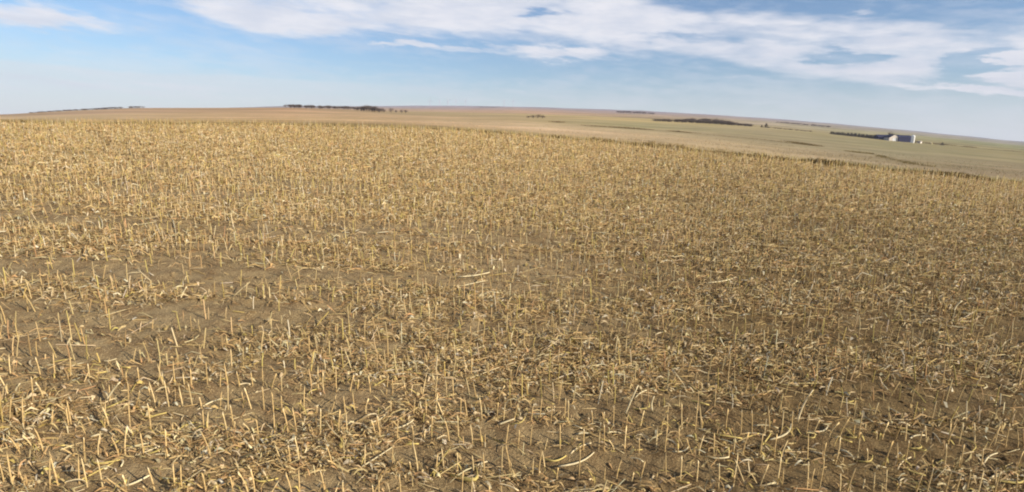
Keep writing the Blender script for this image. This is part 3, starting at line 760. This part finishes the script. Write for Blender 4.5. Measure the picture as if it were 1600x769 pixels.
# ------------------------------------------------------------------ trees
M_BARK = simple('bark', (.09, .07, .05), .95, .05)
def tree_meshes(seed, kind):
    """unit-height tree: trunk+limbs mesh and crown mesh of small leaf clumps"""
    rg = np.random.default_rng(seed)
    p = Pile(); one = np.array([1.0])
    def st(x, y, z, d, ln, rad, S=5):
        p.stick(sticks(np.array([x]), np.array([y]), np.array([z]), np.array([d], float), np.array([ln]), np.array([rad]), S, np.array([[.1, .08, .06]]), np.array([[rg.normal(0, .02), rg.normal(0, .02), 0]]), 3))
    st(0, 0, -.03, (0, 0, 1), .7, .035)
    tips = []
    for k in range(9):
        a0 = rg.uniform(0, 6.28); z0 = rg.uniform(.12, .55); d = (math.cos(a0), math.sin(a0), rg.uniform(.5, 1.6)); ln = rg.uniform(.22, .4)
        st(0, 0, z0, d, ln, .013, 4); dn = np.array(d) / np.linalg.norm(d); tips.append(np.array([0, 0, z0]) + dn * ln)
    tips = np.array(tips + [[0, 0, .75]])
    trunk = p.mesh('trunk', M_BARK)
    nb = {'ever': 420, 'bare': 300, 'bush': 340}[kind]
    base = {'ever': np.array([.105, .080, .048]), 'bare': np.array([.17, .12, .09]), 'bush': np.array([.115, .08, .052])}[kind]
    c = tips[rg.integers(0, len(tips), nb)] + rg.normal(0, .11, (nb, 3)) * [1.1, 1.1, .9]
    if kind == 'ever':
        z = rg.uniform(.05, 1, nb); rr = (1 - z) * .34 + .05; a0 = rg.uniform(0, 6.28, nb); q_ = np.sqrt(rg.random(nb))
        c = np.stack([rr * q_ * np.cos(a0), rr * q_ * np.sin(a0), z * .98], -1)
    if kind == 'bush': c[:, 2] = np.abs(c[:, 2]) * .9; c[:, :2] *= 1.4
    c[:, 2] = np.clip(c[:, 2], .03, 1.05)
    cl = rg.uniform(.6, 1.35, 12)[rg.integers(0, 12, nb)]
    size = rg.uniform(.025, .06, nb)
    pc = Pile()
    pc.rib(ribbons(c[:, 0], c[:, 1], c[:, 2], rg.uniform(0, 6.28, nb), size * 1.7, size, rg.normal(0, .4, nb), size * .1, rg.uniform(-.2, .9, nb), rg.uniform(0, 3, nb), rg.normal(0, .5, nb), 3, base[None] * cl[:, None] * rg.uniform(.8, 1.2, (nb, 1))))
    crown = pc.mesh('crown', M_WEED)
    return trunk, crown
TREES = {k: [tree_meshes(100 + i + 10 * j, k) for i in range(4)] for j, k in enumerate(('ever', 'bare', 'bush'))}
def tree(px, r, h, kind, name, label, cat, group=None, wide=1.0, jit=0):
    x, y, z = at_r(px, r); x += rg.normal(0, jit); y += rg.normal(0, jit); z = float(gz(x, y))
    e = empty(name, (x, y, z - .1), rg.uniform(0, 6.28)); tr, cr = TREES[kind][int(rg.integers(4))]
    link('trunk', tr, e, scale=(h, h, h)); link('crown', cr, e, scale=(h * wide, h * wide, h))
    tag(e, label, cat, group); return e
def belt(x0, x1, n, r0, r1, hfn, kind, name, label, group, wide=1.3, jit=2.0):
    for k in range(n):
        t0 = (k + .5) / n; px = x0 + (x1 - x0) * t0 + rg.normal(0, .5)
        tree(px, r0 + (r1 - r0) * t0, hfn(t0) * rg.uniform(.88, 1.12), kind, name, label, 'tree', group, wide, jit)
# the crest row left of centre
belt(449, 562, 52, 780, 800, lambda t: 4.6, 'bare', 'bare_tree', 'low dark bare tree in the long row on the skyline, left of centre', 'shelterbelt on the skyline left of centre', 1.7)
belt(560, 602, 30, 730, 700, lambda t: 7.5 * math.sin(math.pi * (.2 + .65 * t)), 'bare', 'bare_tree', 'taller brown bare tree in the clump at the right end of the skyline row', 'brown tree clump at the end of the skyline row', 1.2, 3)
for px, h in ((612, 6.5), (619, 4.5), (628, 5), (634, 5.5)):
    tree(px, 720, h, 'bush', 'bushy_tree', {612: 'tallest dark bushy tree just right of the brown clump', 619: 'small dark tree next to the tallest bushy one', 628: 'third small bushy tree right of the brown clump', 634: 'rightmost bushy tree in the small group beside pale ground'}[px], 'tree', None, 1.0)
# the row right of centre
belt(1021, 1175, 78, 760, 790, lambda t: 4.0 + 1.5 * math.sin(math.pi * t), 'bush', 'bushy_tree', 'small dark brown tree in the long hedge-like row right of centre', 'dark shelterbelt row right of centre', 1.5, 1.2)
belt(1062, 1150, 34, 830, 850, lambda t: 5.2 * math.sin(math.pi * (.15 + .7 * t)) + 2, 'bare', 'bare_tree', 'brown bare tree rising behind the dark row right of centre', 'bare trees behind the dark row', 1.4, 2)
for px, h, lb in ((1190, 3.6, 'small dark tree left of the rounder one beyond the shelterbelt'), (1197, 6, 'rounded dark tree standing right of the long shelterbelt')):
    tree(px, 790, h, 'ever', 'evergreen_tree', lb, 'tree', None, 1.7)
belt(1204, 1270, 16, 800, 830, lambda t: 1.9, 'bush', 'shrub', 'low dark shrub in the thin line between the shelterbelt and the farm', 'thin shrub line left of the farm', 2.4)
# farm shelterbelt
belt(1300, 1392, 46, 800, 815, lambda t: 3.4 + 1.6 * t, 'ever', 'evergreen_tree', 'low dark evergreen in the row running left from the farm', 'dark tree row left of the farm', 2.0, 1.5)
tree(1394.5, 850, 11, 'bare', 'bare_tree', 'tall bare tree rising behind the pale gabled barn', 'tree', None, .9)
tree(1403, 850, 9, 'bare', 'bare_tree', 'bare tree behind the barn, over the dark shed roof', 'tree', None, .9)
tree(1436, 795, 3.6, 'bush', 'shrub', 'olive bush just right of the white silo', 'shrub', None, 1.8)
tree(1477, 790, 3.4, 'ever', 'shrub', 'lone dark bush right of the farm', 'shrub', None, 2.2)
# ridge at far left
belt(48, 192, 64, 800, 800, lambda t: 1.5 + .8 * t, 'bare', 'shrub', 'low dark shrub along the ridge line at far left', 'shrubs along the far left ridge', 2.6)
belt(207, 224, 9, 800, 800, lambda t: 2.6, 'bare', 'shrub', 'grey shrub in the short clump on the left ridge top', 'short shrub clump on the left ridge', 2.0)
# lone bushes in the middle
for px, h, lb in ((826, 2.8, 'leftmost low bush of the lone group in the tan field'), (833, 4.0, 'second bush of the lone group in the tan field'), (840, 4.8, 'tallest bush of the lone group in the tan field'), (847, 4.4, 'rightmost bush of the lone group in the tan field')):
    tree(px, 560, h, 'bush' if px != 840 else 'bare', 'shrub', lb, 'shrub', None, 1.5)
# distant belts between centre and the right
belt(962, 1020, 22, 2300, 2300, lambda t: 10, 'bare', 'bare_tree', 'far purple-brown tree in the thin belt near the horizon right of centre', 'far thin tree belt right of centre', 2.2, 4)
belt(748, 780, 10, 3800, 3800, lambda t: 9, 'bare', 'bare_tree', 'very far grey tree in the belt near the horizon at centre', 'very far belt at centre', 2.5, 5)
belt(1215, 1300, 26, 1900, 1900, lambda t: 6, 'bare', 'bare_tree', 'far grey tree in the thin line above the thin shrub line', 'far thin line above the shrubs', 2.4, 4)

# ------------------------------------------------------------------ farm
M_PALE = simple('weathered_pale_boards', srgb(228, 214, 198), .8, .2, .12, .8)
M_WHITE = simple('white_steel', (.88, .88, .86), .45, .4, .05)
M_ROOFM = simple('slate_blue_steel', srgb(48, 48, 74), .85, .1, .1)
M_DARKW = simple('dark_blue_steel', srgb(40, 40, 68), .8, .1, .1)
M_DARK = simple('dark_opening', (.03, .03, .035), .9, .1)
M_BALE = simple('straw_bale', srgb(214, 196, 150), .9, .1, .2, 6, .03)
def prism_mesh(name, pts2d, y0, y1, m):
    """pts2d in x,z ; extruded along y"""
    n = len(pts2d); V = [(x, y0, z) for x, z in pts2d] + [(x, y1, z) for x, z in pts2d]
    F = [tuple(range(n)), tuple(range(2 * n - 1, n - 1, -1))] + [(i, (i + 1) % n + 0, n + (i + 1) % n, n + i)[::-1] for i in range(n)]
    me = bpy.data.meshes.new(name); me.from_pydata(V, [], F); me.update(); me.materials.append(m); return me
def gable_building(name, px, r, rz, w, d, hw, hr, mw, mr, label, cat, door=True, windows=1):
    x, y, z = at_r(px, r); e = empty(name, (x, y, z - .3), rz)
    link('wall', prism_mesh('wall', [(-w / 2, 0), (w / 2, 0), (w / 2, hw), (0, hr), (-w / 2, hw)], -d / 2, d / 2, mw), e)
    ov = .4; t_ = .18; sl = (hr - hw) / (w / 2)
    def rp(s): return [(0, hr + .02), (s * (w / 2 + ov), hw - ov * sl + .02), (s * (w / 2 + ov), hw - ov * sl + .02 + t_), (0, hr + .02 + t_)]
    for s in (-1, 1): link('roof_slope', prism_mesh('roof_slope', rp(s), -d / 2 - ov, d / 2 + ov, mr), e)
    if door:
        dm = prism_mesh('door', [(-w * .17, .3), (w * .17, .3), (w * .17, hw * .85), (-w * .17, hw * .85)], -d / 2 - .06, -d / 2 - .003, M_WHITE); dd = link('door', dm, e)
        link('handle', prism_mesh('handle', [(-.1, 1.2), (.1, 1.2), (.1, 1.6), (-.1, 1.6)], -d / 2 - .12, -d / 2 - .062, M_DARK), e if False else dd)
    for k in range(windows):
        yy = -d / 2 + d * (k + 1) / (windows + 1)
        for s in (-1, 1):
            me = prism_mesh('window', [(0, 1.4), (.06, 1.4), (.06, 2.5), (0, 2.5)], yy - .6, yy + .6, M_DARK); o = link('window', me, e, loc=(w / 2 + .003 if s > 0 else -w / 2 - .063, 0, 0))
    return tag(e, label, cat)
gable_building('barn', 1396, 800, R(-6), 11.5, 12, 4.0, 7.8, M_PALE, M_ROOFM, 'pale gabled barn with bright door at the left of the farm', 'barn', True, 2)
gable_building('farm_shed', 1412, 806, R(96), 12, 18, 5.2, 7.8, M_DARKW, M_ROOFM, 'long dark blue farm shed between the pale barn and the white silo', 'shed', True, 2)
gable_building('farm_shed', 1380, 806, R(86), 9, 13, 3.6, 6.0, M_DARKW, M_ROOFM, 'lower blue grey shed left of the pale barn', 'shed', False, 2)
gable_building('small_shed', 1441, 806, R(30), 3.2, 3.4, 1.9, 2.8, M_PALE, M_PALE, 'tiny pale hut right of the white silo', 'shed', True, 1)
def lathe(name, prof, m, S=20):
    V = []; F = []
    for rr, zz in prof:
        for s in range(S): V.append((rr * math.cos(s * 2 * math.pi / S), rr * math.sin(s * 2 * math.pi / S), zz))
    for k in range(len(prof) - 1):
        for s in range(S): F.append((k * S + s, k * S + (s + 1) % S, (k + 1) * S + (s + 1) % S, (k + 1) * S + s))
    F.append(tuple((len(prof) - 1) * S + s for s in range(S))); me = bpy.data.meshes.new(name); me.from_pydata(V, [], F); me.update(); me.materials.append(m); return me
x, y, z = at_r(1429.5, 790); e = empty('silo', (x, y, z - .3))
link('shaft', lathe('shaft', [(1.8, 0)] + [(1.8 + (.05 if k % 2 else 0), k * .55) for k in range(1, 15)], M_WHITE), e)
link('roof', lathe('roof', [(1.95, 7.72), (1.6, 8.3), (1.0, 8.8), (.3, 9.05)], M_WHITE), e)
link('ladder', prism_mesh('ladder', [(-.2, .3), (.2, .3), (.2, 7.6), (-.2, 7.6)], -2.0, -1.9, M_PALE), e)
tag(e, 'bright white upright silo at the right end of the dark shed', 'silo')
x, y, z = at_r(1460, 792); e = empty('straw_bale', (x, y, z + 1.0), R(40))
b_ = lathe('roll', [(.5, -.8), (1.1, -.75), (1.15, 0), (1.1, .75), (.5, .8)], M_BALE, 16); ro = link('roll', b_, e, rot=(R(90), 0, 0))
link('twine', lathe('twine', [(1.17, -.3), (1.175, -.27), (1.17, -.24)], M_PALE, 16), e, rot=(R(90), 0, 0))
tag(e, 'pale round straw bale lying on the grass right of the farm', 'bale')

# ------------------------------------------------------------------ wind turbines on the horizon
M_TURB = simple('turbine_white', (.5, .48, .56), .5, .3, .03)
tm = lathe('tower', [(2.6, 0), (2.2, 35), (1.6, 70)], M_TURB, 8)
nm = prism_mesh('nacelle', [(-1.6, 69), (1.6, 69), (1.6, 72.5), (-1.6, 72.5)], -3, 6, M_TURB)
bl = bpy.data.meshes.new('blade'); bl.from_pydata([(-.6, -.3, 0), (.6, -.3, 0), (1.5, 0, 8), (.3, 0, 34), (-.3, 0, 34), (-1.0, 0, 8), (.6, .3, 0), (-.6, .3, 0)], [],
    [(0, 1, 2, 5), (5, 2, 3, 4), (7, 5, 2, 6), (0, 5, 7), (1, 6, 2), (0, 7, 6, 1), (5, 4, 3, 2)]); bl.update(); bl.materials.append(M_TURB)
hub = lathe('hub', [(.3, -1), (1.6, 0), (1.6, 1.6)], M_TURB, 8)
for k, px in enumerate((672, 687, 700, 712, 727, 787, 801)):
    x, y, z = at_r(px, 4950); e = empty('wind_turbine', (x, y, z - 18), -math.atan2(x, y) + .2)
    link('tower', tm, e); link('nacelle', nm, e)
    hb = link('hub', hub, e, loc=(0, -4.4, 70.7), rot=(R(-90), 0, 0))
    for q_ in range(3): link('blade', bl, e, loc=(0, -4.2, 70.7), rot=(0, k * .7 + q_ * 2 * math.pi / 3, 0))
    tag(e, ['leftmost of the seven hazy wind turbines on the horizon', 'second hazy wind turbine from the left on the horizon', 'third hazy wind turbine from the left, middle of the group of five',
            'fourth hazy wind turbine from the left on the horizon', 'fifth hazy wind turbine, right end of the close group', 'sixth hazy wind turbine, standing apart above the field centre', 'rightmost hazy wind turbine on the horizon'][k], 'wind turbine', 'wind turbines on the horizon')

# ------------------------------------------------------------------ haze
bm = bmesh.new(); bmesh.ops.create_cube(bm, size=1); me = bpy.data.meshes.new('haze'); bm.to_mesh(me); bm.free()
zmin = float(ZT.min()) + CAM_Z - 8
zmax = float(ZT.max()) + CAM_Z + 120
hz = link('haze', me, loc=(0, 0, (zmin + zmax) / 2), scale=(11400, 11400, zmax - zmin))
hm = bpy.data.materials.new('haze'); hm.use_nodes = True; ht = hm.node_tree; ht.nodes.clear()
pv = ht.nodes.new('ShaderNodeVolumePrincipled'); pv.inputs['Color'].default_value = (.80, .84, .97, 1); pv.inputs['Density'].default_value = .00010; pv.inputs['Anisotropy'].default_value = 0.0
oo = ht.nodes.new('ShaderNodeOutputMaterial'); ht.links.new(pv.outputs[0], oo.inputs['Volume']); me.materials.append(hm)
tag(hz, 'thin pale haze over the far farmland', 'haze', None, 'stuff')
